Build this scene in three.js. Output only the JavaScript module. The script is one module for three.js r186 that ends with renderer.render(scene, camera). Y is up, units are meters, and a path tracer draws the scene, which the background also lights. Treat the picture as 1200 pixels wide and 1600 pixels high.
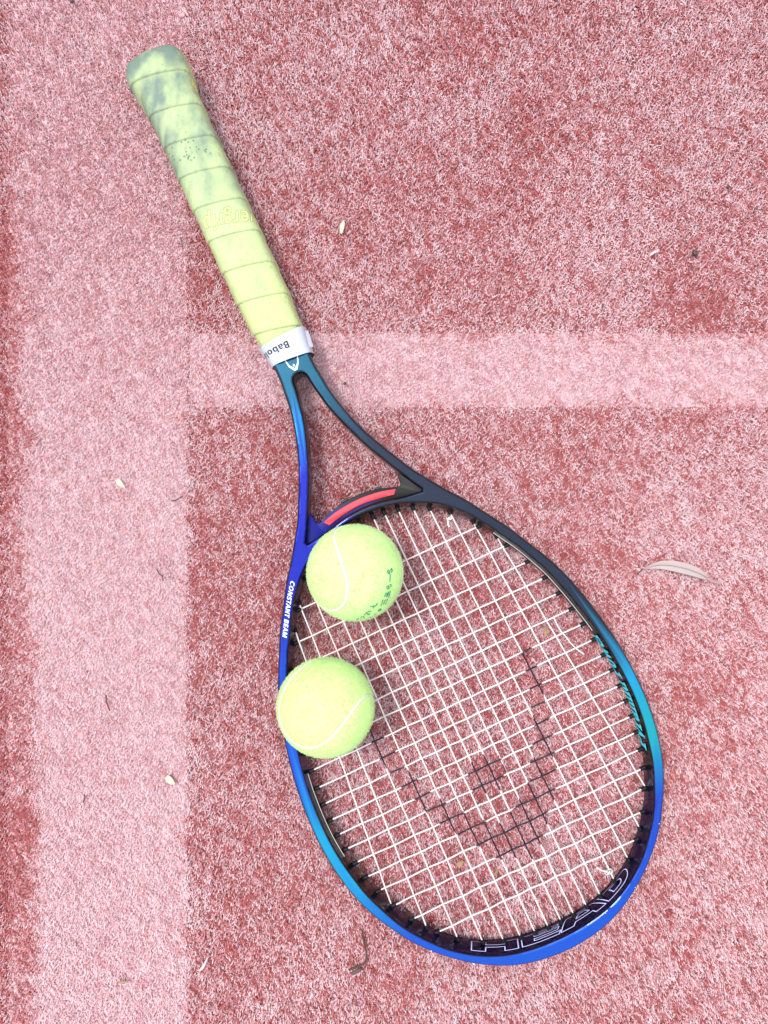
import * as THREE from 'three';
import { ImprovedNoise } from 'three/addons/math/ImprovedNoise.js';
import { mergeGeometries, toCreasedNormals } from 'three/addons/utils/BufferGeometryUtils.js';

// ---------- camera, sky, sun, exposure ----------
const scene = new THREE.Scene();
const camera = new THREE.PerspectiveCamera(67.29, 0.75, 0.02, 60);
camera.position.set(0, 0.56, 0);
camera.up.set(0, 0, -1);
camera.lookAt(0, 0, 0);
const renderer = new THREE.WebGLRenderer({ antialias: true });
renderer.setSize(768, 1024);
renderer.toneMapping = THREE.LinearToneMapping;
renderer.toneMappingExposure = 1.68;
renderer.shadowMap.enabled = true;

function overcastSky() {                       // bright even overcast, a little brighter round the hidden sun
  const W = 256, H = 128, d = new Float32Array(W * H * 4), s = new THREE.Vector3(-0.38, 1, -0.22).normalize();
  for (let j = 0; j < H; j++) for (let i = 0; i < W; i++) {
    const el = ((j + 0.5) / H - 0.5) * Math.PI, az = ((i + 0.5) / W - 0.5) * 2 * Math.PI, o = (j * W + i) * 4;
    const y = Math.sin(el), x = Math.cos(az) * Math.cos(el), z = Math.sin(az) * Math.cos(el);
    let L = y > 0 ? 0.5 + 0.46 * y : 0.26, g = Math.max(0, x * s.x + y * s.y + z * s.z);
    if (y > 0) L += 0.55 * Math.pow(g, 14);
    const c = y > 0 ? [0.93, 0.99, 1.1] : [0.9, 0.62, 0.6];
    for (let k = 0; k < 3; k++) d[o + k] = L * c[k];
    d[o + 3] = 1;
  }
  const t = new THREE.DataTexture(d, W, H, THREE.RGBAFormat, THREE.FloatType);
  t.mapping = THREE.EquirectangularReflectionMapping; t.magFilter = THREE.LinearFilter; t.needsUpdate = true;
  return t;
}
scene.background = scene.environment = overcastSky();
const sun = new THREE.DirectionalLight(new THREE.Color(1, 0.97, 0.92), 1.65);
sun.position.set(-0.76, 2, -0.44); sun.castShadow = true; sun.shadow.radius = 28;
sun.shadow.mapSize.set(2048, 2048);
Object.assign(sun.shadow.camera, { left: -1, right: 1, top: 1, bottom: -1, near: 0.1, far: 5 });
scene.add(sun);

// ---------- helpers ----------
let seed = 20240611;
const rnd = () => { seed = (seed + 0x6D2B79F5) | 0; let t = Math.imul(seed ^ (seed >>> 15), 1 | seed); t = (t + Math.imul(t ^ (t >>> 7), 61 | t)) ^ t; return ((t ^ (t >>> 14)) >>> 0) / 4294967296; };
const rr = (a, b) => a + (b - a) * rnd();
const perlin = new ImprovedNoise();
const noise = (x, y, z = 0.37) => perlin.noise(x + 31.7, y + 57.3, z);
const fbm = (x, y, z = 0.37) => noise(x, y, z) + 0.5 * noise(2.1 * x, 2.1 * y, z + 4) + 0.25 * noise(4.3 * x, 4.3 * y, z + 9);
const clamp = THREE.MathUtils.clamp, smooth = THREE.MathUtils.smoothstep, lerp = THREE.MathUtils.lerp;
const used = {};
const numbered = (n) => { const k = used[n] = (used[n] ?? -1) + 1; return k ? n + '_' + String(k).padStart(3, '0') : n; };
function tag(o, label, category, group, kind) {
  o.userData.label = label; if (category) o.userData.category = category;
  if (group) o.userData.group = group; if (kind) o.userData.kind = kind;
  return o;
}
function part(name, geo, mat, parent) {
  const m = new THREE.Mesh(geo, mat); m.name = name; m.castShadow = m.receiveShadow = true;
  parent.add(m); return m;
}
function thing(name, x, y, z, turn = 0) {
  const g = new THREE.Group(); g.name = numbered(name); g.position.set(x, y, z); g.rotation.y = turn; scene.add(g); return g;
}
function table(pts) {                         // smooth interpolation of [x, y] pairs
  return (x) => {
    if (x <= pts[0][0]) return pts[0][1];
    const n = pts.length; if (x >= pts[n - 1][0]) return pts[n - 1][1];
    let i = 0; while (x > pts[i + 1][0]) i++;
    const a = pts[i], b = pts[i + 1], p = pts[Math.max(0, i - 1)], q = pts[Math.min(n - 1, i + 2)], h = b[0] - a[0], t = (x - a[0]) / h;
    const ma = (b[1] - p[1]) / (b[0] - p[0] || 1) * h, mb = (q[1] - a[1]) / (q[0] - a[0] || 1) * h;
    return (2 * t ** 3 - 3 * t * t + 1) * a[1] + (t ** 3 - 2 * t * t + t) * ma + (-2 * t ** 3 + 3 * t * t) * b[1] + (t ** 3 - t * t) * mb;
  };
}
const steps = (stops) => (x) => {             // piecewise linear colour ramp
  let i = 0; while (i < stops.length - 2 && x > stops[i + 1][0]) i++;
  const [a, A] = stops[i], [b, B] = stops[i + 1], t = clamp((x - a) / (b - a), 0, 1);
  return [0, 1, 2].map((k) => lerp(A[k], B[k], t));
};
function dataTex(w, h, fn, srgb = false) {
  const d = new Uint8Array(w * h * 4);
  for (let j = 0; j < h; j++) for (let i = 0; i < w; i++) { const c = fn(i / w, j / h), o = (j * w + i) * 4; for (let k = 0; k < 3; k++) d[o + k] = clamp(c[k] ?? c[0], 0, 1) * 255; d[o + 3] = 255; }
  const t = new THREE.DataTexture(d, w, h); t.magFilter = THREE.LinearFilter; t.wrapS = t.wrapT = THREE.RepeatWrapping; t.needsUpdate = true;
  if (srgb) t.colorSpace = THREE.SRGBColorSpace;
  return t;
}
const rgb = (r, g, b) => new THREE.Color().setRGB(r, g, b);
const std = (c, roughness = 0.8, more = {}) => new THREE.MeshStandardMaterial({ color: rgb(...c), roughness, side: THREE.DoubleSide, ...more });

// ---------- the court: sandy red artificial turf with two pale lines ----------
const S = 2146;                                // stations below are noted as metres * S
const wob = (t, k) => 16 * noise(t * 0.011, k + 0.4) + 12 * noise(t * 0.043, k + 3.4) + 9 * noise(t * 0.15, k + 6.6);
const inLong = (a, b) => Math.min(a - (17 + 0.0255 * b + wob(b, 2)), 298 + wob(b, 5) - a);
const inCross = (a, b) => Math.min(b - (519 + 0.006 * a + wob(a, 11)), 636 + wob(a, 14) - b, a - 286);
function pale(a, b) {                          // 0 deep red pile .. 1 sand-dusted pink; some handle shade mixed in
  let v = 0.55 + 0.2 * fbm(a * 0.0033, b * 0.0033, 1.3) + 0.24 * fbm(a * 0.0075, b * 0.006, 4.4) + 0.22 * fbm(a * 0.021, b * 0.021, 7.1) + 0.16 * noise(a * 0.08, b * 0.08, 3);
  const blob = (x, y, r, k) => { v += k * Math.exp(-((a - x) ** 2 + (b - y) ** 2) / (r * r)); };
  blob(120, 80, 220, 0.2); blob(400, 90, 190, 0.26); blob(640, 120, 110, 0.1); blob(930, 330, 110, 0.12); blob(1010, 230, 90, 0.12); blob(740, 430, 60, 0.1); blob(1090, 760, 170, 0.28); blob(1120, 1420, 180, 0.18); blob(1180, 120, 150, 0.15);
  blob(390, 900, 170, -0.22); blob(370, 1350, 160, -0.16); blob(330, 440, 90, -0.22); blob(5, 420, 60, -0.3); blob(5, 1450, 90, -0.2);  // the dip just left of the grip partly paints in its shadow
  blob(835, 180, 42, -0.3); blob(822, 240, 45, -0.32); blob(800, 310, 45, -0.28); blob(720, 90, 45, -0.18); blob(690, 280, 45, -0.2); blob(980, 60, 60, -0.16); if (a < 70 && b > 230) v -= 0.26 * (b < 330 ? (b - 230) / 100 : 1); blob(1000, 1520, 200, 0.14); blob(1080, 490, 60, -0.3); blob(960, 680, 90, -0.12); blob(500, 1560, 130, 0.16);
  return v;
}
{
  const m = std([0.5, 0.2, 0.2], 1);
  m.map = dataTex(512, 512, (u, v) => { const k = 0.6 + 0.3 * noise(u * 64, v * 64) + 0.25 * noise(u * 200, v * 200); return [0.95 * k, 0.82 * k, 0.8 * k]; });
  m.map.repeat.set(14, 14); m.color = rgb(0.6, 0.27, 0.28);
  const g = part(numbered('ground'), new THREE.PlaneGeometry(9, 9).rotateX(-Math.PI / 2), m, scene);
  g.position.y = -0.003; tag(g, 'red sand-filled court surface under the turf pile', null, null, 'structure');
}
function tuft(n, k) {                          // a few leaning, curling blades
  const P = [], C = [], I = [];
  for (let b = 0; b < n; b++) {
    const x = rr(-1.7, 1.7) * 1e-3, z = rr(-2.2, 2.2) * 1e-3, L = rr(2, 3.7) * 1e-3, w = rr(0.24, 0.39) * 1e-3, lean = rr(0.6, 1.35), az = rr(-0.75, 0.75) + (rnd() < 0.5 ? 0 : Math.PI), curl = rr(0.1, 0.7), tone = rr(0.8, 1.15), tw = rr(-0.5, 0.5);
    const dx = Math.sin(az), dz = Math.cos(az), o = P.length / 3; let h = 0, r = 0;
    for (let s = 0; s <= 3; s++) {
      const ww = w * (s === 3 ? 0.55 : 1), cx = Math.cos(az + tw * s * 0.3), cz = -Math.sin(az + tw * s * 0.3);
      P.push(x + dx * r - cx * ww, h, z + dz * r - cz * ww, x + dx * r + cx * ww, h + 1e-4, z + dz * r + cz * ww);
      const t = tone * (s === 0 ? 0.8 : 1); for (let q = 0; q < 2; q++) C.push(t, t * rr(0.96, 1.02), t * rr(0.96, 1.03));
      const a = lean + curl * s / 3 - 0.35; h += Math.cos(a) * L / 3; r += Math.sin(a) * L / 3;
    }
    for (let s = 0; s < 3; s++) I.push(o + 2 * s, o + 2 * s + 1, o + 2 * s + 3, o + 2 * s, o + 2 * s + 3, o + 2 * s + 2);
  }
  const g = new THREE.BufferGeometry();
  g.setAttribute('position', new THREE.Float32BufferAttribute(P, 3)); g.setAttribute('color', new THREE.Float32BufferAttribute(C, 3)); g.setIndex(I); g.computeVertexNormals();
  return g;
}
{
  const tufts = [0, 1, 2].map((k) => tuft(5, k)), mat = std([1, 1, 1], 0.85, { vertexColors: true });
  const sets = { turf: [[], [], []], long: [[], [], []], cross: [[], [], []] };
  const step = 1.78e-3, X = 0.47, Z = 0.58;
  for (let z = -Z; z < Z; z += step) for (let x = -X; x < X; x += step) {
    const px = x + rr(-1, 1) * step * 0.7, pz = z + rr(-1, 1) * step * 0.7, a = 600 + S * px, b = 800 + S * pz;
    const l = inLong(a, b) + rr(-9, 9) + rr(-6, 6), c = inCross(a, b) + rr(-9, 9) + rr(-6, 6), e = rnd(), k = (rnd() * 3) | 0;
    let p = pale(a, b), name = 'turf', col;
    if (c > 0) { name = 'cross'; p = 0.92 + 0.3 * (p - 0.5); }
    if (l > 0 && b > -700) { name = 'long'; p = lerp(0.55, 1.12, smooth(b, 250, 850)) + 0.25 * (p - 0.5); }
    const t = rnd();
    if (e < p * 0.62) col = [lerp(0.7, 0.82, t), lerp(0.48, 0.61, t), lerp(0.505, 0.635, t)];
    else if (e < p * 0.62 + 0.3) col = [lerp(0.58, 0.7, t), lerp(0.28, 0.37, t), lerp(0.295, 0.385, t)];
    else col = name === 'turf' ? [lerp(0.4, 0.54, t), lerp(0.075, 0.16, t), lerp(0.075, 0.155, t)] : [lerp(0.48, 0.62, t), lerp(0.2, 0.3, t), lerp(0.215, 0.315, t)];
    sets[name][k].push([px, pz, rr(-0.4, 0.4) + (rnd() < 0.5 ? Math.PI : 0), rr(0.85, 1.15), col]);
  }
  const M = new THREE.Matrix4(), q = new THREE.Quaternion(), e = new THREE.Euler(), c = new THREE.Color();
  const plant = (root, list) => list.forEach((rows, k) => {
    const im = new THREE.InstancedMesh(tufts[k], mat, rows.length); im.name = 'fibres'; im.castShadow = im.receiveShadow = true; im.userData.kind = 'stuff';
    rows.forEach(([x, z, r, s, col], i) => { q.setFromEuler(e.set(rr(-0.12, 0.12), r, rr(-0.12, 0.12))); M.compose(new THREE.Vector3(x, -0.0025, z), q, new THREE.Vector3(s, s * rr(0.85, 1.1), s)); im.setMatrixAt(i, M); im.setColorAt(i, c.setRGB(...col)); });
    root.add(im);
  });
  const turf = thing('artificial_turf', 0, 0, 0);
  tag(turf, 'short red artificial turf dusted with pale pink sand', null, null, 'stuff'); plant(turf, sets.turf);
  const under = std([0.66, 0.42, 0.44], 1);
  const l1 = thing('court_line', 0, 0, 0), l2 = thing('court_line', 0, 0, 0);
  part('backing', new THREE.BoxGeometry(0.13, 0.003, 8.6).translate(-0.2095, -0.0038, 0), under, l1);
  part('backing', new THREE.BoxGeometry(4.1, 0.003, 0.054).translate(1.908, -0.0037, -0.1035), under, l2);
  tag(l1, 'wide pale pink court line running down the left of the racket', null, null, 'structure'); plant(l1, sets.long);
  tag(l2, 'narrow pale pink court line running right from beside the grip', null, null, 'structure'); plant(l2, sets.cross);
}

// ---------- the racket: local x across, y up, z from butt to tip (tables in millimetres) ----------
const racket = thing('tennis_racket', -0.1654, 0.0195, -0.3228);
racket.rotation.set(0.0125, THREE.MathUtils.degToRad(24.965), 0, 'YXZ');
tag(racket, 'blue, teal and black tennis racket with pale lime grip lying on red turf', 'tennis racket');
const outerPts = [[13.4, 226], [13.5, 240], [13.7, 250], [14.6, 258], [16, 271], [20.6, 290], [27, 308], [35, 325], [43.8, 342], [51.6, 354], [60.6, 367], [70, 379.5], [81, 397], [88, 408], [95, 421.5], [101.5, 434], [107.5, 447], [112.8, 462], [117.6, 480], [120.4, 493], [123.2, 509], [124.9, 524], [125.7, 540], [125.7, 555], [124.6, 570], [122.4, 584], [118.2, 601], [112.6, 615.5], [105.2, 629.5], [97.6, 642], [88.5, 653.5], [78, 664], [68, 672.5], [57, 680], [44.5, 686.8], [30, 692], [15, 694.8]];
const innerPts = [[0, 358.4], [8, 358.8], [19.5, 360.3], [30.5, 363.8], [40.7, 368.4], [50, 373.7], [58.5, 381], [67, 390.5], [74, 400.5], [80.6, 411.6], [87.6, 423.4], [94, 436.4], [99.8, 450], [105, 467], [108.6, 481], [111.8, 495], [114.6, 511], [116.2, 526], [117, 542], [116.8, 556], [115.4, 571], [112.9, 585], [109.6, 599], [105, 611.5], [98.7, 626], [91.5, 638], [82, 650], [73, 659.5], [60.5, 669], [47, 676.2], [33, 680.9], [16, 683.7], [0, 684.5]];
const voidPts = [[0, 250.3], [3, 251.2], [4.7, 254], [5.8, 263], [9.6, 282], [15.4, 300], [22.6, 318], [30.6, 334], [38.5, 349], [44, 358.6]];
const voidBack = [[43.6, 359.9], [36, 358.9], [27, 357.4], [20, 355.6], [13, 354.2], [6, 353.5], [0, 353.2]];
const V2 = ([x, y]) => new THREE.Vector2(x / 1000, y / 1000);
const mirror = (pts) => pts.map(([x, y]) => [-x, y]).reverse();
const flow = (pts, n) => new THREE.SplineCurve(pts.map(V2)).getSpacedPoints(n);
const outer = flow([...outerPts, [0, 695.8], ...mirror(outerPts)], 420);
const innerR = flow(innerPts, 190);
const innerLoop = [...innerR, ...innerR.slice(1, -1).map((p) => new THREE.Vector2(-p.x, p.y)).reverse()];
const innerHalf = table(innerPts.map(([x, y]) => [y, x])), outerHalf = table(outerPts.map(([x, y]) => [y, x]));
const vA = flow(voidPts, 60), vB = flow(voidBack, 26), vR = [...vA, ...vB];
const voidLoop = [...vR, ...vR.slice(1, -1).map((p) => new THREE.Vector2(-p.x, p.y)).reverse()];

const T = { black: [0.008, 0.014, 0.032], teal: [0.001, 0.058, 0.105], cyan: [0, 0.25, 0.45], sea: [0, 0.28, 0.33], royal: [0, 0.007, 0.27], blue: [0, 0.062, 0.42], sky: [0, 0.14, 0.36] };
const paintL = steps([[226, T.teal], [262, T.teal], [285, T.sky], [300, [0.001, 0.08, 0.42]], [316, T.royal], [395, T.royal], [425, [0.001, 0.04, 0.4]], [470, [0.001, 0.06, 0.44]], [512, T.blue], [532, T.sky], [548, T.cyan], [590, T.cyan], [606, [0, 0.15, 0.42]], [640, T.blue], [696, T.blue]]);
const paintR = steps([[226, T.teal], [270, T.teal], [285, [0.005, 0.035, 0.07]], [308, T.black], [500, T.black], [520, [0.01, 0.11, 0.2]], [540, T.cyan], [568, T.sea], [590, T.sea], [606, [0, 0.13, 0.38]], [626, [0, 0.035, 0.38]], [696, T.blue]]);
function pigment(v, u, y) {                       // the paint fades from hue to hue along the frame
  const a = paintL(u), b = paintR(u), w = u > 640 ? 0.03 : u < 250 ? 0.01 : 0.012, at = u > 300 && u < 420 ? -0.014 : 0, t = smooth(v - at, -w, w);
  const top = [0, 1, 2].map((k) => lerp(a[k], b[k], t));
  const edge = smooth(Math.abs(y), 0.01045, 0.011); if (edge > 0.999) return top;                    // the walls are sprayed near-black, navy round the tip
  const navy = smooth(top[2] - top[1] * 1.6, 0.05, 0.5);
  return [0.002, 0.003, lerp(0.005, 0.06, navy)].map((c, k) => lerp(c, top[k], edge));
}
const paint = new THREE.MeshPhysicalMaterial({ vertexColors: true, metalness: 0.6, roughness: 0.32, specularIntensity: 0.6, clearcoat: 0.32, clearcoatRoughness: 0.06, side: THREE.DoubleSide });
paint.roughnessMap = dataTex(128, 128, (u, v) => [0, 0.85 + 0.3 * noise(u * 40, v * 40), 0]);
function slab(shape, y0, y1, bevel, thick, seg = 4, steps = 1) {     // shape in (x across, z along), standing from y0 to y1
  const g = new THREE.ExtrudeGeometry(shape, { steps, depth: y1 - y0 - 2 * thick, bevelEnabled: bevel > 0, bevelSize: bevel, bevelOffset: -bevel, bevelThickness: thick, bevelSegments: seg, curveSegments: 24 });
  g.rotateX(Math.PI / 2); g.translate(0, y1 - thick, 0); return g;
}
function tint(g, fn) {
  const p = g.attributes.position, c = new Float32Array(p.count * 3);
  for (let i = 0; i < p.count; i++) c.set(fn(p.getX(i), p.getZ(i) * 1000, p.getY(i)), i * 3);
  g.setAttribute('color', new THREE.BufferAttribute(c, 3)); return g;
}
const bulge = (y) => 0.0021 * Math.sin(Math.PI * clamp((0.0072 - y) / 0.0144, 0, 1));
function inward(loop, k) {
  const m = loop.length, a = loop[(k + m - 1) % m], b = loop[(k + 1) % m], c = loop[k], l = Math.hypot(b.x - a.x, b.y - a.y), s = ((b.y - a.y) * -c.x - (b.x - a.x) * (0.52 - c.y)) < 0 ? -1 : 1;
  return [s * (b.y - a.y) / l, -s * (b.x - a.x) / l];
}
const frameShape = new THREE.Shape(outer);
frameShape.holes.push(new THREE.Path(innerLoop), new THREE.Path(voidLoop));
let frameGeo = slab(frameShape, -0.011, 0.011, 0.0022, 0.0038, 6, 8);
{                                              // the inner wall of the head is rounded: it bulges inward at mid height
  const p = frameGeo.attributes.position;
  for (let i = 0; i < p.count; i++) {
    const x = p.getX(i), y = p.getY(i), z = p.getZ(i); if (z < 0.357 || Math.abs(y) > 0.0075) continue;
    let k = -1, best = 1e-6; innerLoop.forEach((q, j) => { const d = (q.x - x) ** 2 + (q.y - z) ** 2; if (d < best) { best = d; k = j; } });
    if (k < 0) continue;
    const n = inward(innerLoop, k), b = bulge(y); p.setXYZ(i, x + n[0] * b, y, z + n[1] * b);
  }
}
frameGeo = tint(toCreasedNormals(frameGeo, 0.7), pigment);
{
  const p = frameGeo.attributes.position, n = frameGeo.attributes.normal;        // the flat top and underside shade flat
  for (let i = 0; i < p.count; i += 3) if ([0, 1, 2].every((k) => Math.abs(Math.abs(p.getY(i + k)) - 0.011) < 1e-6)) for (let k = 0; k < 3; k++) n.setXYZ(i + k, 0, Math.sign(p.getY(i)), 0);
}
const frame = part('frame', frameGeo, paint, racket);
const dark = (c, q) => new THREE.MeshPhysicalMaterial({ color: rgb(...c), roughness: q, specularIntensity: 0.4, side: THREE.DoubleSide }), black = dark([0.008, 0.008, 0.011], 0.35), rubber = dark([0.008, 0.008, 0.01], 0.5);

// throat piece: a lower web that closes the corners and carries the red strip
{
  const R = [[0, 343.8], [7, 344], [18, 346.2], [27.5, 349.6], [31, 350.4], [33.3, 348.4], [33.5, 344], [36, 339]], back = [[50, 366], [30, 361], [15, 357.5], [0, 356.5]];
  const half = [...flow(R, 44), ...back.map(V2)];
  const loop = [...half, ...half.slice(1, -1).map((p) => new THREE.Vector2(-p.x, p.y)).reverse()];
  const web = part('throat_web', tint(toCreasedNormals(slab(new THREE.Shape(loop), -0.009, 0.0045, 0.0006, 0.0006, 2), 0.6), (v) => { const t = smooth(v, -0.024, -0.008); return [lerp(0.003, 0.005, t), lerp(0.006, 0.005, t), lerp(0.2, 0.006, t)]; }), new THREE.MeshPhysicalMaterial({ vertexColors: true, roughness: 0.45, specularIntensity: 0.45, side: THREE.DoubleSide }), racket);
  const U = [[-28, 351.2], [-18, 348.4], [-7, 347], [0, 346.7], [7, 347], [18, 348.5], [28, 351.3]], D = [[25.4, 354.4], [14, 352.3], [0, 351], [-14, 352.4], [-25, 354.8]];
  const red = std([0.66, 0.035, 0.06], 0.55);
  part('red_strip', toCreasedNormals(slab(new THREE.Shape([...flow(U, 30), ...flow(D, 26)]), 0.004, 0.0058, 0.0004, 0.0004, 2), 0.6), red, racket);
  for (const [x, z] of [[-22, 347], [-8, 343.5], [17, 345.4]]) part('tab', new THREE.CapsuleGeometry(0.0009, 0.0035, 4, 8).rotateZ(Math.PI / 2).rotateY(-Math.sign(x) * Math.abs(x) * 0.012).translate(x / 1000, 0.0035, z / 1000), std([0.03, 0.03, 0.035], 0.4), racket);
}
// guard round the outside of the head
{
  const band = [], c = new THREE.SplineCurve(outer.filter((p) => p.y > 0.5));
  const pts = c.getPoints(220), nrm = (i) => { const a = pts[Math.max(0, i - 1)], b = pts[Math.min(220, i + 1)], l = Math.hypot(b.x - a.x, b.y - a.y); return [(b.y - a.y) / l, -(b.x - a.x) / l]; };
  const P = [], I = [], prof = [[-0.001, -0.0048], [0.0006, -0.0044], [0.0009, -0.002], [0.0009, 0.002], [0.0006, 0.0044], [-0.001, 0.0048]];
  pts.forEach((p, i) => { const [nx, ny] = nrm(i), s = Math.sign(nx * p.x + ny * (p.y - 0.52)) || 1, fade = smooth(Math.min(i, 220 - i), 0, 5); prof.forEach(([d, h]) => P.push(p.x + nx * s * d * fade, h, p.y + ny * s * d * fade)); });
  for (let i = 0; i < 220; i++) for (let k = 0; k < 5; k++) { const a = i * 6 + k; I.push(a, a + 6, a + 1, a + 1, a + 6, a + 7); }
  const g = new THREE.BufferGeometry(); g.setAttribute('position', new THREE.Float32BufferAttribute(P, 3)); g.setIndex(I); g.computeVertexNormals();
  part('bumper_guard', g, black, racket);
}

// ---------- strings: sixteen fanned mains, nineteen crosses, woven ----------
const mainsAt = [[5.1, 5], [13.6, 15.2], [23.4, 26], [33.4, 38.1], [43.9, 51.9], [55.8, 67.2], [67.8, 84], [78.4, 100.2]];
const crossAt = [400, 420.5, 437.5, 452.8, 467, 481, 494.3, 507.5, 520.4, 532.8, 545.2, 557, 568.6, 580.4, 592.8, 605.7, 619.4, 634, 650.2];
const find = (v, a, b) => { let best = a; for (let u = a; Math.abs(u - b) > 0.05; u += Math.sign(b - a) * 0.1) { if ((innerHalf(u) - v) * (innerHalf(a) - v) <= 0) return u; best = u; } return best; };
const lines = [];                              // every string: two ends in mm
for (const s of [-1, 1]) for (const [vt, vb] of mainsAt) { const u0 = find(vt, 358.4, 470), u1 = find(vb, 684.5, 560); lines.push({ a: [s * vt, u0], b: [s * vb, u1], main: true }); }
lines.sort((p, q) => p.a[0] - q.a[0]);
lines.forEach((l, i) => (l.i = i));
crossAt.forEach((u, i) => lines.push({ a: [-innerHalf(u), u], b: [innerHalf(u), u], main: false, i }));
const logoA = [[-63, 497], [-64, 510], [-61, 535], [-53, 560], [-43, 582], [-26, 607], [-16, 622], [4, 630], [18, 622], [29, 607], [41, 593], [47, 581], [55, 558], [61, 534], [69, 493], [59, 494], [54, 521], [45, 545], [40, 559], [25, 580], [12, 592], [-4, 598], [-14, 592], [-25, 580], [-39, 560], [-49, 534], [-54, 508], [-55, 497]];
const logoB = [[-14, 559], [-6, 549], [4, 549], [16, 555], [15, 566], [5, 576], [-5, 575], [-13, 570]];
const inside = (P, x, y) => { let c = false; for (let i = 0, j = P.length - 1; i < P.length; j = i++) if ((P[i][1] > y) !== (P[j][1] > y) && x < (P[j][0] - P[i][0]) * (y - P[i][1]) / (P[j][1] - P[i][1]) + P[i][0]) c = !c; return c; };
const stringMat = new THREE.MeshPhysicalMaterial({ vertexColors: true, roughness: 0.42, specularIntensity: 0.6, side: THREE.DoubleSide });
const grommetGeo = mergeGeometries([new THREE.CylinderGeometry(0.0015, 0.0017, 0.0048, 12), new THREE.TorusGeometry(0.00122, 0.00045, 6, 12).rotateX(Math.PI / 2).translate(0, 0.0024, 0)]);
function stringTube(l) {
  const crossing = lines.filter((o) => o.main !== l.main).map((o) => {
    const m = l.main ? l : o, u = l.main ? o.a[1] : l.a[1], t = (u - m.a[1]) / (m.b[1] - m.a[1]); if (t < 0.015 || t > 0.985) return null;
    const x = lerp(m.a[0], m.b[0], t); if (Math.abs(x) > innerHalf(u) - 0.5) return null;
    return { t: l.main ? t : (x - l.a[0]) / (l.b[0] - l.a[0]), up: ((l.i + o.i) % 2 ? 1 : -1) * (l.main ? 1 : -1) };
  }).filter(Boolean).sort((p, q) => p.t - q.t);
  const len = Math.hypot(l.b[0] - l.a[0], l.b[1] - l.a[1]), e = 3 / len;      // run on into the frame
  const K = [{ t: -e, up: 0 }, { t: 0.01, up: 0 }, ...crossing, { t: 0.99, up: 0 }, { t: 1 + e, up: 0 }];
  const at = (k) => new THREE.Vector3(lerp(l.a[0], l.b[0], k.t), k.up * 0.58, lerp(l.a[1], l.b[1], k.t)).multiplyScalar(0.001);
  const curve = new THREE.CatmullRomCurve3(K.map(at), false, 'centripetal');
  const g = new THREE.TubeGeometry(curve, Math.max(60, Math.round(len * 0.9)), 0.00058, 7);
  const j = l.i * 1.7 + (l.main ? 0 : 40);
  return tint(g, (v, u) => { const d = noise(v * 90, u * 0.09, j) * 2.2, x = v * 1000 + d, y = u + d; return inside(logoA, x, y) || inside(logoB, x, y) ? [0.012, 0.008, 0.018] : [0.72, 0.66, 0.64]; });
}
const up = new THREE.Vector3(0, 1, 0);
for (const l of lines) {
  part('string', stringTube(l), stringMat, racket);
  const dir = new THREE.Vector3(l.b[0] - l.a[0], 0, l.b[1] - l.a[1]).normalize();
  for (const [end, s] of [[l.a, 1], [l.b, -1]]) {
    const d = dir.clone().multiplyScalar(s), g = part('grommet', grommetGeo, rubber, racket);
    g.quaternion.setFromUnitVectors(up, d); g.position.set(end[0] / 1000, 0, end[1] / 1000).addScaledVector(d, 0.0027);
  }
}
const whiteString = std([0.84, 0.8, 0.78], 0.4), greyKnot = std([0.55, 0.55, 0.53], 0.5);
const tube = (pts, r, n = 40, k = 7) => new THREE.TubeGeometry(new THREE.CatmullRomCurve3(pts.map((p) => new THREE.Vector3(p[0] / 1000, p[1] / 1000, p[2] / 1000))), n, r / 1000, k);
part('knot', mergeGeometries([new THREE.TorusKnotGeometry(0.0013, 0.00062, 60, 6).translate(0.0536, 0.0004, 0.3862), tube([[52.4, 0.6, 386.5], [51.3, 1, 389], [51.2, 0.6, 391.5]], 0.6, 12)]), whiteString, racket);
part('knot', mergeGeometries([new THREE.TorusKnotGeometry(0.0017, 0.00075, 60, 6).translate(0.0505, 0.0006, 0.6625), tube([[50, 0.8, 661.5], [46.5, 1.6, 659], [44.2, 1.2, 655.5]], 0.66, 14)]), greyKnot, racket);
part('frayed_string', tube([[91.2, 1.3, 481], [91.4, 1.6, 490], [93.2, 1.4, 497], [94.6, 1.3, 503], [97, 0.8, 509], [100, 0.2, 514]], 0.4, 50), whiteString, racket);

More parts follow.
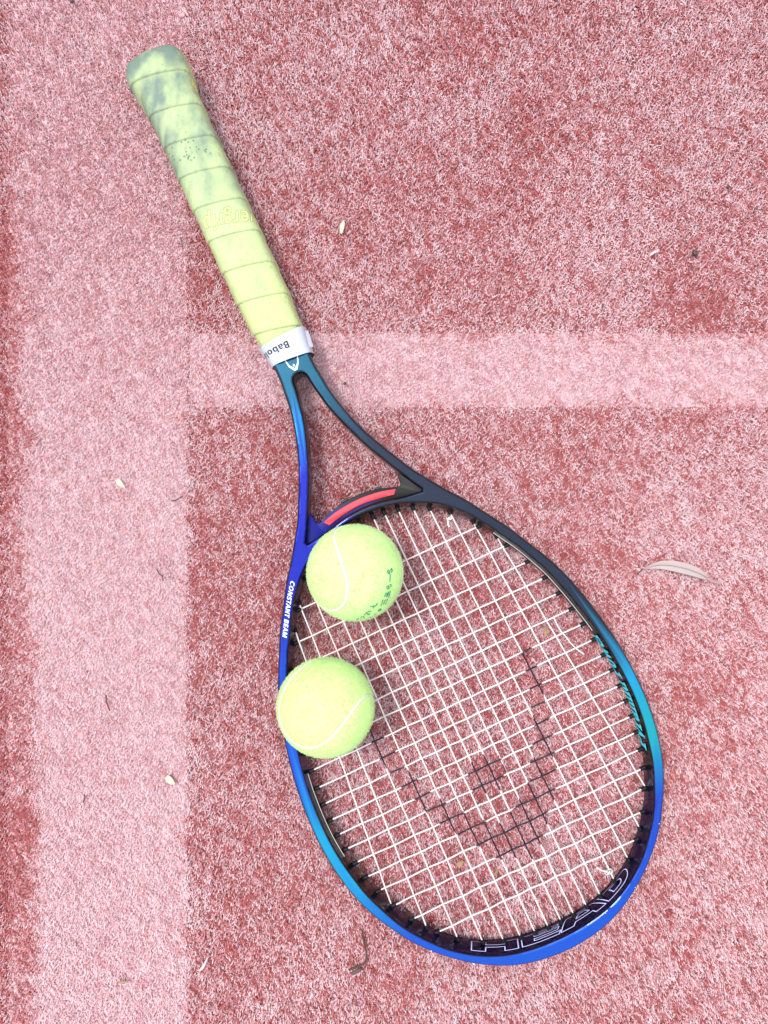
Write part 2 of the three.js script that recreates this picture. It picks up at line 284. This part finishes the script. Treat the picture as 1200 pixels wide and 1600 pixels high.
// ---------- fine line on the inner wall, lettering, emblem, paint chips ----------
const fine = std([0.55, 0.53, 0.5], 0.45);
for (const [s, u0, u1] of [[1, 408, 500], [-1, 507, 572]]) {
  const pts = []; for (let u = u0; u <= u1; u += 4) pts.push([s * (innerHalf(u) - 0.25 - 1000 * bulge(0.0048)), 4.8, u]);
  part('pinstripe', tube(pts, 0.28, 70, 5), fine, racket);
}
function printed(w, h, draw) {
  const c = document.createElement('canvas'); c.width = w; c.height = h; draw(c.getContext('2d'), w, h);
  const t = new THREE.CanvasTexture(c); t.colorSpace = THREE.SRGBColorSpace; return t;
}
function wallRibbon(path, y0, y1, lift) {      // along an inner wall; text base at y0, top at y1
  const P = [], U = [], I = [], N = [], n = path.length; let len = [0];
  for (let i = 1; i < n; i++) len.push(len[i - 1] + path[i].distanceTo(path[i - 1]));
  path.forEach((p, i) => {
    const a = path[Math.max(0, i - 1)], b = path[Math.min(n - 1, i + 1)], l = a.distanceTo(b); let nx = (b.y - a.y) / l, ny = -(b.x - a.x) / l;
    if (nx * (0 - p.x) + ny * (0.52 - p.y) < 0) { nx = -nx; ny = -ny; }
    [0, 0.2, 0.4, 0.6, 0.8, 1].forEach((v) => { const y = lerp(y0, y1, v), d = lift + bulge(y); P.push(p.x + nx * d, y, p.y + ny * d); U.push(len[i] / len[n - 1], v); N.push(nx, 0, ny); });
    if (i) for (let k = 0; k < 5; k++) { const o = 6 * i + k; I.push(o - 6, o, o - 5, o - 5, o, o + 1); }
  });
  const g = new THREE.BufferGeometry();
  g.setAttribute('position', new THREE.Float32BufferAttribute(P, 3)); g.setAttribute('uv', new THREE.Float32BufferAttribute(U, 2)); g.setIndex(I); g.computeVertexNormals(); return g;
}
const decal = (map, roughness = 0.45) => new THREE.MeshStandardMaterial({ map, transparent: true, roughness, side: THREE.DoubleSide });
{
  const from = innerLoop.filter((p) => p.y > 0.66 && p.x > -0.063 && p.x < 0.066).sort((a, b) => a.x - b.x);
  const t = printed(1400, 190, (x, w, h) => {
    x.strokeStyle = '#c4c6f2'; x.lineWidth = 8; x.lineJoin = 'round';
    const L = (pts, close = true) => { x.beginPath(); pts.forEach(([a, b], i) => (i ? x.lineTo(a, b) : x.moveTo(a, b))); if (close) x.closePath(); x.stroke(); };
    L([[30, 8], [20, 180], [125, 180], [131, 118], [275, 118], [270, 180], [372, 180], [384, 8], [285, 8], [280, 76], [134, 76], [138, 8]]);
    L([[412, 8], [402, 180], [690, 180], [712, 140], [500, 140], [504, 112], [690, 112], [712, 76], [508, 76], [511, 48], [706, 48], [712, 8]]);
    L([[780, 8], [706, 178], [812, 178], [838, 136], [990, 136], [1010, 178], [1102, 178], [1010, 8]]); L([[882, 46], [850, 98], [968, 98], [940, 46]]);
    x.beginPath(); x.moveTo(1060, 8); x.lineTo(1130, 180); x.lineTo(1290, 180); x.quadraticCurveTo(1392, 176, 1388, 90); x.quadraticCurveTo(1380, 12, 1290, 8); x.closePath(); x.stroke();
    x.beginPath(); x.moveTo(1180, 48); x.lineTo(1204, 138); x.lineTo(1270, 138); x.quadraticCurveTo(1310, 132, 1304, 92); x.quadraticCurveTo(1298, 52, 1256, 48); x.closePath(); x.stroke();
  });
  const m = part('lettering', wallRibbon(from, 0.0072, -0.002, 0.00018), decal(t), racket); m.userData.label = 'large outlined pale letters on the inner wall at the tip';
  const side = innerLoop.filter((p) => p.x > 0.1 && p.y > 0.503 && p.y < 0.598).sort((a, b) => b.y - a.y);
  const t2 = printed(1024, 170, (x, w, h) => {
    x.fillStyle = '#3fb4c2'; x.strokeStyle = '#3fb4c2'; x.lineWidth = 9; x.font = 'italic bold 190px serif'; x.textBaseline = 'alphabetic';
    const s = 'Pyramid Power', k = (w - 30) / x.measureText(s).width; x.setTransform(k, 0, -0.2, 1, 40, 150); x.fillText(s, 0, 0); x.strokeText(s, 0, 0);
  });
  const m2 = part('lettering', wallRibbon(side, 0.0071, -0.003, 0.00018), decal(t2), racket); m2.userData.label = 'teal script lettering on the inner wall at the right';
  // white block lettering on the top of the left side
  const mid = []; for (let u = 374; u <= 408; u += 2) { const a = new THREE.Vector2(-outerHalf(u), u), b = new THREE.Vector2(-innerHalf(u + 9), u + 9); mid.push(new THREE.Vector2((a.x * 0.5 + b.x * 0.5) / 1000, (a.y * 0.5 + b.y * 0.5) / 1000)); }
  const P = [], U = [], I = [];
  mid.forEach((p, i) => { const a = mid[Math.max(0, i - 1)], b = mid[Math.min(mid.length - 1, i + 1)], l = a.distanceTo(b), tx = (b.x - a.x) / l, tz = (b.y - a.y) / l; [-1, 1].forEach((s) => { P.push(p.x + tz * s * 0.0021, 0.01112, p.y - tx * s * 0.0021); U.push(i / (mid.length - 1), s > 0 ? 1 : 0); }); if (i) { const o = 2 * i; I.push(o - 2, o, o - 1, o - 1, o, o + 1); } });
  const g = new THREE.BufferGeometry(); g.setAttribute('position', new THREE.Float32BufferAttribute(P, 3)); g.setAttribute('uv', new THREE.Float32BufferAttribute(U, 2)); g.setIndex(I); g.computeVertexNormals();
  const t3 = printed(1024, 110, (x, w, h) => { x.fillStyle = '#eef4ff'; x.font = 'italic bold 100px sans-serif'; const s = 'CONSTANT BEAM', k = (w - 24) / x.measureText(s).width; x.setTransform(k, 0, 0, 1.15, 10, 96); x.fillText(s, 0, 0); });
  part('lettering', g, decal(t3), racket).userData.label = 'small white block lettering on the blue left side';
}
{
  const flat = (pts) => slab(new THREE.Shape(pts.map(V2)), 0.0109, 0.01122, 0, 0, 1), W = std([0.85, 0.9, 0.92], 0.4);
  part('emblem', mergeGeometries([flat([[-4.4, 238.6], [-3.9, 238.2], [-2.6, 243.2], [-0.3, 246], [0, 247.6], [-1.2, 247.5], [-3.6, 243.8]]), flat([[5.3, 237.6], [5.7, 238.2], [3.6, 243.9], [1.1, 247.5], [0, 247.6], [-0.1, 246], [2.9, 243.4]]), new THREE.CylinderGeometry(0.0006, 0.0006, 0.0003, 14).scale(1, 1, 1.5).translate(0, 0.01107, 0.2439).toNonIndexed()]), W, racket);
  const chip = std([0.75, 0.82, 0.85], 0.7);
  for (const [v, u, s, r] of [[121.6, 531.8, 1.1, 0.4], [-121.9, 544.8, 0.9, 1], [-121.4, 549, 0.7, 2], [-119.4, 571, 0.6, 0.5], [-119.8, 520, 0.6, 1.6], [36, 682.6, 0.8, 2.2], [-60.2, 357, 0.6, 0.4], [116.5, 598, 0.5, 0], [-86, 654.5, 0.5, 0.6], [-63, 675.5, 0.6, 1.1], [-20, 690.5, 0.5, 0.2], [10, 692, 0.6, 1.9], [62, 674.5, 0.5, 2.4], [96, 641, 0.5, 0.9]])
    part('paint_chip', new THREE.IcosahedronGeometry(0.00075 * s, 1).scale(1.5, 0.14, 0.8).rotateY(r).translate(v / 1000, Math.abs(v) > 121.5 ? 0.0102 : 0.0109, u / 1000), chip, racket);
}

// ---------- the grip: lime tape wound in a spiral, worn grey towards the butt ----------
const gripW = table([[4.9, 0.5], [5, 8], [5.9, 13], [7.5, 16], [10.3, 19.6], [15, 22], [21, 22.4], [31, 21], [41, 19.7], [54, 19.1], [120, 19], [190, 18.5], [212, 17.2], [227, 15.6]]);
const PITCH = 23.7, SEAM = 44.8;
const ring = (ph) => { const c = Math.cos(ph), s = Math.sin(ph), n = 3.1; return Math.pow(Math.abs(c) ** n + Math.abs(s) ** n, -1 / n) * (1 + 0.012 * Math.cos(8 * ph)); };
const wrap = (u, ph) => { const t = (u - SEAM) / PITCH - (Math.PI - ph) / (2 * Math.PI); return t - Math.floor(t); };
function loft(u0, u1, nu, nphi, place, cap) {
  const P = [], U = [], I = [];
  for (let i = 0; i <= nu; i++) for (let k = 0; k <= nphi; k++) { const u = lerp(u0, u1, i / nu), ph = -Math.PI / 2 + (k / nphi) * 2 * Math.PI; P.push(...place(u, ph)); U.push(k / nphi, i / nu); }
  for (let i = 0; i < nu; i++) for (let k = 0; k < nphi; k++) { const a = i * (nphi + 1) + k, b = a + nphi + 1; I.push(a, a + 1, b, a + 1, b + 1, b); }
  const g = new THREE.BufferGeometry(); g.setAttribute('position', new THREE.Float32BufferAttribute(P, 3)); g.setAttribute('uv', new THREE.Float32BufferAttribute(U, 2)); g.setIndex(I); g.computeVertexNormals();
  const n = g.attributes.normal; for (let i = 0; i <= nu; i++) { const a = i * (nphi + 1), b = a + nphi; const v = new THREE.Vector3(n.getX(a) + n.getX(b), n.getY(a) + n.getY(b), n.getZ(a) + n.getZ(b)).normalize(); n.setXYZ(a, v.x, v.y, v.z); n.setXYZ(b, v.x, v.y, v.z); }
  return g;
}
{
  const place = (u, ph) => {
    const w = gripW(u), f = wrap(u, ph), on = smooth(u, 9, 19), ridge = on * (-0.35 + 0.8 * f * f + 0.12 * noise(u * 0.08, Math.cos(ph) * 2, Math.sin(ph) * 2)), r = (w + ridge) * ring(ph);
    return [r * Math.cos(ph) / 1000, r * Math.sin(ph) * 0.86 / 1000, u / 1000];
  };
  const W = 1024, H = 1400, u0 = 4.9, u1 = 226, dots = [];
  for (let i = 0; i < 26; i++) dots.push([rr(0.4, 0.66), rr(74, 91), rr(0.5, 0.85)]);
  for (let i = 0; i < 420; i++) { const u = rr(20, 218), c = 0.5 + 0.16 * Math.round(rr(-1.4, 1.4)) + rr(-0.045, 0.045); dots.push([c, u + (c - 0.5) * 24, rr(0.3, 0.7), 1]); }
  const c = document.createElement('canvas'); c.width = W; c.height = H; const x = c.getContext('2d'), img = x.createImageData(W, H);
  for (let j = 0; j < H; j++) for (let i = 0; i < W; i++) {
    const tx = i / W, u = lerp(u1, u0, (j + 0.5) / H), ph = -Math.PI / 2 + tx * 2 * Math.PI, f = wrap(u, ph), cx = Math.cos(ph), cy = Math.sin(ph);
    const n1 = fbm(cx * 1.6 + u * 0.035, u * 0.05 + cy, 2.2), n2 = fbm(cx * 4, u * 0.16, 5.5 + cy), worn = smooth(-u, -165, -12) * 0.75;
    let d = clamp(worn * (0.5 + 0.9 * n1) + (0.3 * Math.max(0, n2) + 0.28 * Math.max(0, n1)) * (0.6 + worn), 0, 1);
    const spot = (px, pu, rx, ru, k) => { d += k * Math.exp(-(((cx - px) / rx) ** 2) - ((u - pu) / ru) ** 2); };
    if (cy > -0.1) { spot(0.42, 11.5, 0.32, 5, 0.62); spot(-0.48, 14.5, 0.28, 6, 0.6); spot(0, 12, 0.7, 5, 0.25); spot(-0.25, 43, 0.14, 5, 0.3); spot(-0.72, 90, 0.22, 8, 0.38); spot(0.75, 115, 0.2, 12, 0.25); spot(-0.35, 31, 0.25, 9, 0.28); spot(0.35, 75, 0.5, 12, 0.2); }
    d = clamp(d, 0, 1);
    let col = [lerp(176, 104, d), lerp(191, 122, d), lerp(136, 108, d)];
    const yel = smooth(u, 120, 225) * 0.5; col = [col[0] + 14 * yel, col[1] + 8 * yel, col[2] - 10 * yel];
    if (f < 0.05 && u > 14) { const k = 1 - 0.15 * (1 - f / 0.05); col = col.map((v) => v * k); }      // grime in the seam
    const g = 1 + 0.05 * n2; const o = (j * W + i) * 4; for (let k = 0; k < 3; k++) img.data[o + k] = clamp(col[k] * g, 0, 255); img.data[o + 3] = 255;
  }
  x.putImageData(img, 0, 0);
  const Y = (u) => (u1 - u) / (u1 - u0) * H;
  for (const [tx, u, a, light] of dots) { x.fillStyle = light ? `rgba(128,146,92,${a * 0.5})` : `rgba(70,100,80,${a})`; x.beginPath(); x.ellipse(tx * W, Y(u), light ? 5.5 : 5, light ? 5 : 4.5, 0, 0, 7); x.fill(); }
  x.save(); x.translate(0.51 * W, Y(134.5)); x.rotate(0.21); x.fillStyle = 'rgba(232,234,140,0.98)'; x.strokeStyle = 'rgba(95,120,60,0.75)'; x.lineWidth = 3.5; x.font = 'italic bold 92px sans-serif'; x.textAlign = 'center'; x.fillText('overgrip', -70, 30); x.strokeText('overgrip', -70, 30); x.restore();
  x.save(); x.translate(0.29 * W, Y(38)); x.rotate(0.2); x.fillStyle = 'rgba(222,226,90,0.9)'; x.font = 'italic bold 84px sans-serif'; x.textAlign = 'right'; x.fillText('over', 40, 30); x.restore();
  const map = new THREE.CanvasTexture(c); map.colorSpace = THREE.SRGBColorSpace;
  const m = new THREE.MeshPhysicalMaterial({ map, roughness: 0.62, sheen: 0.2, sheenRoughness: 0.6, side: THREE.DoubleSide });
  m.bumpMap = dataTex(512, 512, (u, v) => [0.5 + 0.22 * noise(u * 90, v * 190) + 0.18 * noise(u * 28, v * 50) + 0.14 * noise(u * 180, v * 380)]); m.bumpScale = 0.0005;
  part('grip', loft(u0, u1, 300, 120, place), m, racket);
  // white finishing tape at the top of the grip
  const cw = table([[221, 18.2], [226, 17.3], [232, 16.2], [240, 15.2]]);
  const tapeMap = printed(1024, 170, (q, w, h) => { q.fillStyle = '#b9bbc6'; q.fillRect(0, 0, w, h); for (let i = 0; i < 240; i++) { q.fillStyle = `rgba(190,190,205,${rr(0.03, 0.14)})`; q.fillRect(rr(0, w), rr(0, h), rr(4, 50), rr(2, 12)); } q.fillStyle = '#15161c'; q.font = 'bold 66px sans-serif'; q.save(); q.translate(0.47 * w, 0.62 * h); q.rotate(0.0); q.fillText('Babolat', 0, 14); q.restore(); });
  part('finishing_tape', loft(222.5, 239.2, 18, 96, (u, ph) => { const w = cw(u) * ring(ph) + 0.15 * noise(u * 0.4, Math.cos(ph) * 3, Math.sin(ph) * 3), e = 1.3 * Math.cos(ph) * smooth(u, 226, 239) - 0.9 * Math.cos(ph) * smooth(-u, -232, -222); return [(w * Math.cos(ph) + 0.5) / 1000, (w * Math.sin(ph) * 0.9) / 1000 , (u + e) / 1000]; }), new THREE.MeshStandardMaterial({ map: tapeMap, roughness: 0.5, side: THREE.DoubleSide }), racket);
  const fl = new THREE.PlaneGeometry(0.0034, 0.012, 6, 6).rotateX(-Math.PI / 2); { const p = fl.attributes.position; for (let i = 0; i < p.count; i++) { const a = p.getX(i) + 0.0025; p.setY(i, 0.0088 - 40 * a * a * 1.6 - a * 0.35); } } fl.computeVertexNormals();
  part('tape_flap', fl.rotateY(-0.12).translate(0.0168, 0, 0.2308), std([0.45, 0.45, 0.52], 0.5), racket);
}

// ---------- the balls ----------
function ball(label, x, y, z, r, quat, tone, fuzzSeed) {
  const b = thing('tennis_ball', x, y, z); tag(b, label, 'tennis ball', 'tennis balls resting on the racket strings');
  const g = new THREE.SphereGeometry(r, 128, 96).rotateX(Math.PI / 2), p = g.attributes.position, v = new THREE.Vector3(), C = [];
  const curve = []; { const A = 0.84, B = 0.16, K = 2 * Math.sqrt(A * B); for (let i = 0; i < 220; i++) { const t = i / 220 * 2 * Math.PI; curve.push(new THREE.Vector3(A * Math.cos(t) + B * Math.cos(3 * t), A * Math.sin(t) - B * Math.sin(3 * t), K * Math.sin(2 * t)).normalize().applyQuaternion(quat)); } }
  for (let i = 0; i < p.count; i++) {
    v.fromBufferAttribute(p, i).normalize(); let near = 9; for (const c of curve) near = Math.min(near, c.distanceTo(v));
    const n = fbm(v.x * 9, v.y * 9, v.z * 9 + fuzzSeed), groove = Math.exp(-((near / 0.04) ** 2)) * 0.0006, k = r + n * 0.00022 - groove; p.setXYZ(i, v.x * k, v.y * k, v.z * k);
    const d = 1 + 0.09 * fbm(v.x * 3, v.y * 3, v.z * 3 + fuzzSeed + 5); C.push(tone[0] * d, tone[1] * d, tone[2] * d * (1 + 0.1 * n));
  }
  g.setAttribute('color', new THREE.Float32BufferAttribute(C, 3)); g.computeVertexNormals();
  const m = new THREE.MeshPhysicalMaterial({ vertexColors: true, roughness: 1, sheen: 0.6, sheenRoughness: 0.7, sheenColor: rgb(0.8, 0.9, 0.5) });
  m.bumpMap = dataTex(512, 512, (a, c) => [0.5 + 0.3 * noise(a * 120, c * 70) + 0.25 * noise(a * 240, c * 130)]); m.bumpScale = 0.0006; m.bumpMap.repeat.set(2, 2);
  part('felt', g, m, b);
  const pts = curve.map((c, i) => c.clone().multiplyScalar(r * 0.981 + 0.00012 * noise(i * 0.7, 1)));
  part('seam', new THREE.TubeGeometry(new THREE.CatmullRomCurve3(pts, true), 500, 0.001, 8, true), std([0.66, 0.72, 0.56], 0.95), b);
  const hair = new THREE.TubeGeometry(new THREE.QuadraticBezierCurve3(new THREE.Vector3(), new THREE.Vector3(0, 0.0009, 0.0003), new THREE.Vector3(0, 0.0012, 0.0014)), 4, 0.000075, 3);
  const im = new THREE.InstancedMesh(hair, std([0.64, 0.86, 0.42], 1), 16000); im.name = 'fuzz'; im.userData.kind = 'stuff'; im.castShadow = im.receiveShadow = true;
  const M = new THREE.Matrix4(), q = new THREE.Quaternion(), s = new THREE.Quaternion(); let i = 0;
  while (i < 16000) { v.set(rr(-1, 1), rr(-1, 1), rr(-1, 1)); const l = v.length(); if (l > 1 || l < 0.1) continue; v.divideScalar(l); let ok = true; for (let k = 0; k < 220; k += 2) if (curve[k].distanceToSquared(v) < 0.0022) { ok = false; break; } if (!ok) continue; q.setFromUnitVectors(up, v).multiply(s.setFromAxisAngle(up, rr(0, 6.3))); const e = rr(0.5, 1.1); M.compose(v.clone().multiplyScalar(r - 0.0003), q, new THREE.Vector3(e, e, e)); im.setMatrixAt(i++, M); }
  b.add(im);
  return b;
}
const ballA = ball('tennis ball with worn green printing, beside the red strip at the racket throat', -0.0192, 0.0468, 0.0404, 0.0318, new THREE.Quaternion(-0.4365, 0.0024, -0.5793, 0.6884).normalize(), [0.6, 0.88, 0.31], 3);
ball('unprinted tennis ball with a long curling seam, overlapping the blue left rim', -0.0389, 0.046, 0.1302, 0.0322, new THREE.Quaternion(-0.5507, 0.7959, -0.0969, 0.232).normalize(), [0.63, 0.88, 0.3], 11);
{                                              // worn green print on the first ball
  const on = ([a, c]) => { const dx = (a - 555.5) / 76.5, dz = (c - 894) / 76.5, d = Math.min(0.985, Math.hypot(dx, dz)), k = d / (Math.hypot(dx, dz) || 1); return new THREE.Vector3(dx * k, Math.sqrt(1 - d * d), dz * k).multiplyScalar(0.0319); };
  const marks = [[[606, 890], [608, 886], [610, 889], [609, 892]], [[611, 887], [613, 884], [614, 888], [612, 890]], [[607, 892], [609, 889]], [[610.8, 892], [610.4, 904]], [[605, 913], [608, 910], [609, 914], [606, 915]], [[610, 908], [613, 910], [611, 912]],
    [[604, 920], [602, 927]], [[606.3, 921], [604.6, 928]], [[608.6, 919.5], [606.5, 927.5]], [[611, 918.5], [609, 929]], [[599.8, 931], [596.8, 942]], [[603.6, 932], [600.4, 940.5]], [[606.6, 930.5], [604, 940.5]],
    [[580, 940.5], [585, 941.5], [589, 940.5], [591, 936.5]], [[586, 941.5], [585, 945.5]], [[571, 956], [575, 951], [582, 949.6]], [[576, 951.5], [577, 956], [580, 954]], [[574, 954], [577, 953]], [[592, 948.5], [594, 951], [597, 949], [594.5, 947]], [[565, 960.5], [569, 959], [570.5, 962]], [[558, 965], [562, 963]], [[586, 957.5], [589, 955.5]], [[579, 962], [583, 960]]];
  part('printed_mark', mergeGeometries(marks.map((mk) => new THREE.TubeGeometry(new THREE.CatmullRomCurve3(mk.map(on)), 14, 0.00042, 6))), std([0.025, 0.25, 0.14], 1), ballA);
}

// ---------- litter on the turf ----------
const w = (a, b, y = 0) => [(a - 600) / S, y, (b - 800) / S];
function blade(points, widths, mat, name, label, category, y = 0.0016, bend = 0.001, group) {   // thin curved leaf or chip along a centre line
  const P = [], I = [], C = new THREE.CatmullRomCurve3(points.map(([a, b]) => new THREE.Vector3(...w(a, b)))), n = 26, o = C.getPoint(0.5), wd = table(widths.map((v, i) => [i / (widths.length - 1), v]));
  for (let i = 0; i <= n; i++) {
    const t = i / n, p = C.getPoint(t).sub(o), d = C.getTangent(t), k = wd(t) / S / 2, lift = bend * Math.sin(t * Math.PI) + 0.0004 * noise(t * 5, o.x * 300);
    for (let s = -2; s <= 2; s++) P.push(p.x - d.z * k * s / 2, lift + (s === 0 ? -0.0004 : Math.abs(s) === 2 ? 0.0003 : 0), p.z + d.x * k * s / 2);
    if (i) for (let s = 0; s < 4; s++) { const a = (i - 1) * 5 + s; I.push(a, a + 1, a + 5, a + 1, a + 6, a + 5); }
  }
  const top = new THREE.BufferGeometry(); top.setAttribute('position', new THREE.Float32BufferAttribute(P, 3)); top.setIndex(I); top.computeVertexNormals();
  const g = thing(name, o.x, y, o.z); part('blade', top, mat, g); tag(g, label, category, group); return g;
}
const twigMat = std([0.06, 0.028, 0.02], 0.8);
function twig(points, r, label, y = 0.0018, mat = twigMat) {
  const C = points.map(([a, b, h = 0]) => new THREE.Vector3(...w(a, b, h / 1000))), o = C[(C.length / 2) | 0].clone(), cv = new THREE.CatmullRomCurve3(C.map((p) => p.sub(o))), g = thing('twig', o.x, y, o.z);
  const t = new THREE.TubeGeometry(cv, 24, r / 1000, 6); part('stem', t, mat, g); tag(g, label, 'twig'); return g;
}
{
  const leafMat = std([0.46, 0.36, 0.34], 0.7, { map: dataTex(128, 128, (u, v) => { const k = 0.85 + 0.25 * noise(u * 20, v * 20); return [k, k, k]; }) });
  const leaf = blade([[1004, 887], [1030, 882], [1060, 886], [1085, 894], [1102, 903]], [2, 13, 17, 14, 7], leafMat, 'leaf', 'long pale pinkish grey leaf lying right of the racket head', 'leaf', 0.003, 0.0032);
  part('leaf_tip', new THREE.TubeGeometry(new THREE.CatmullRomCurve3([[1100, 902], [1112, 908], [1124, 911]].map(([a, b]) => new THREE.Vector3(...w(a, b)).sub(new THREE.Vector3(leaf.position.x, 0, leaf.position.z)))), 8, 0.0012, 6).scale(1, 0.5, 1), std([0.36, 0.2, 0.21], 0.8), leaf);
  const vein = std([0.26, 0.18, 0.2], 0.8);
  part('vein', new THREE.TubeGeometry(new THREE.CatmullRomCurve3([[1006, 887, 0], [1030, 882, 2.6], [1060, 886, 3.4], [1085, 894, 2.6], [1100, 901, 0.8]].map(([a, b, h]) => new THREE.Vector3(...w(a, b, h / 1000)).sub(new THREE.Vector3(leaf.position.x, 0, leaf.position.z)))), 20, 0.00025, 5), vein, leaf);
  blade([[1004, 888], [996, 895], [992, 899]], [1.2, 1.4, 0.8], twigMat, 'leaf_stalk', 'thin dark stalk touching the left end of the long leaf', 'stalk', 0.0014, 0.0004);
  const hook = twig([[566, 1455], [570, 1472, 1], [573, 1488, 1.4], [570, 1500, 1.2], [560, 1506, 0.8], [545, 1513]], 0.75, 'brown hooked twig below the racket head', 0.0032, std([0.075, 0.038, 0.024], 0.8));
  part('bud', new THREE.CapsuleGeometry(0.0014, 0.0052, 6, 10).rotateZ(1.5).rotateY(0.42).scale(1, 0.7, 1).translate(-0.0062, 0.0006, 0.0062), std([0.11, 0.065, 0.055], 0.9), hook);
  twig([[269, 783], [277, 781], [287, 775]], 0.4, 'short dark straight twig on the wide line beside the throat');
  twig([[246, 889], [250, 896], [255, 900], [256, 908]], 0.4, 'small dark crooked twig on the wide line left of the upper ball');
  twig([[134, 1240], [134, 1246], [132, 1252]], 0.4, 'tiny dark twig on the wide line at lower left');
  twig([[167, 1085], [168, 1095], [173, 1110]], 0.5, 'thin reddish twig on the wide line left of the lower ball', 0.0018, std([0.16, 0.05, 0.045], 0.8));
  twig([[284, 372], [285, 380], [287, 390]], 0.4, 'thin brown twig just left of the lime grip', 0.0018, std([0.14, 0.065, 0.05], 0.8));
  twig([[786, 808], [790, 816], [796, 825]], 0.3, 'hair-thin dark fibre beside the black upper rim');
  const cream = std([0.6, 0.5, 0.38], 0.7), straw = std([0.33, 0.22, 0.11], 0.8), white = std([0.55, 0.47, 0.46], 0.8);
  blade([[538, 345], [535, 355], [533, 366]], [1, 7, 4], cream, 'petal', 'cream petal with a pointed tip right of the lime grip', 'petal');
  blade([[184, 749], [189, 755], [196, 762]], [6, 8, 3], cream, 'petal', 'cream drop-shaped petal on the wide line beside the throat', 'petal');
  blade([[261, 1212], [267, 1217], [274, 1224]], [7, 10, 3], cream, 'petal', 'cream petal near the right edge of the wide line below the balls', 'petal');
  blade([[186, 1533], [192, 1531], [200, 1531]], [2, 4, 2], straw, 'petal', 'thin tan petal on the wide line near the bottom edge', 'petal');
  blade([[311, 1515], [318, 1508], [325, 1494]], [2, 4, 2], white, 'petal', 'slim white curved petal just right of the wide line near the bottom', 'petal');
  blade([[1014, 400], [1020, 396], [1028, 393]], [3, 4, 2], white, 'petal', 'thin white petal at the upper right left of the dark seed', 'petal');
  blade([[712, 1350], [718, 1347], [723, 1344]], [6, 8, 5], straw, 'dry_flake', 'straw coloured flake seen through the strings left of the logo tip', 'flake');
  blade([[769, 1366], [773, 1362], [777, 1357]], [2, 5, 3], straw, 'dry_flake', 'slim straw flake seen through the strings under the logo tip', 'flake');
  blade([[848, 988], [852, 986], [857, 983]], [6, 9, 6], straw, 'dry_flake', 'pale straw flake seen through the strings at upper right', 'flake');
  const seedAt = (a, b, r, label, col) => { const g = thing('seed', ...w(a, b, 0.0024)); part('husk', new THREE.SphereGeometry(r / 1000, 16, 12).scale(1, 0.75, 1.05), std(col, 0.5), g); part('dimple', new THREE.TorusGeometry(r * 0.0005, r * 0.00018, 6, 14).rotateX(Math.PI / 2).translate(0, r * 0.0007, 0), std([0.12, 0.07, 0.055], 0.6), g); tag(g, label, 'seed'); };
  seedAt(1084, 397, 2.3, 'round dark brown seed on the red turf at upper right', [0.05, 0.025, 0.02]);
  seedAt(1135, 295, 1.2, 'tiny black seed near the upper right edge', [0.02, 0.012, 0.012]);
  seedAt(539, 600, 1.1, 'tiny black seed on the narrow line beside the throat', [0.02, 0.012, 0.012]);
  seedAt(114, 5, 1.6, 'dark seed at the top edge left of the grip', [0.07, 0.04, 0.05]);
}
renderer.render(scene, camera);
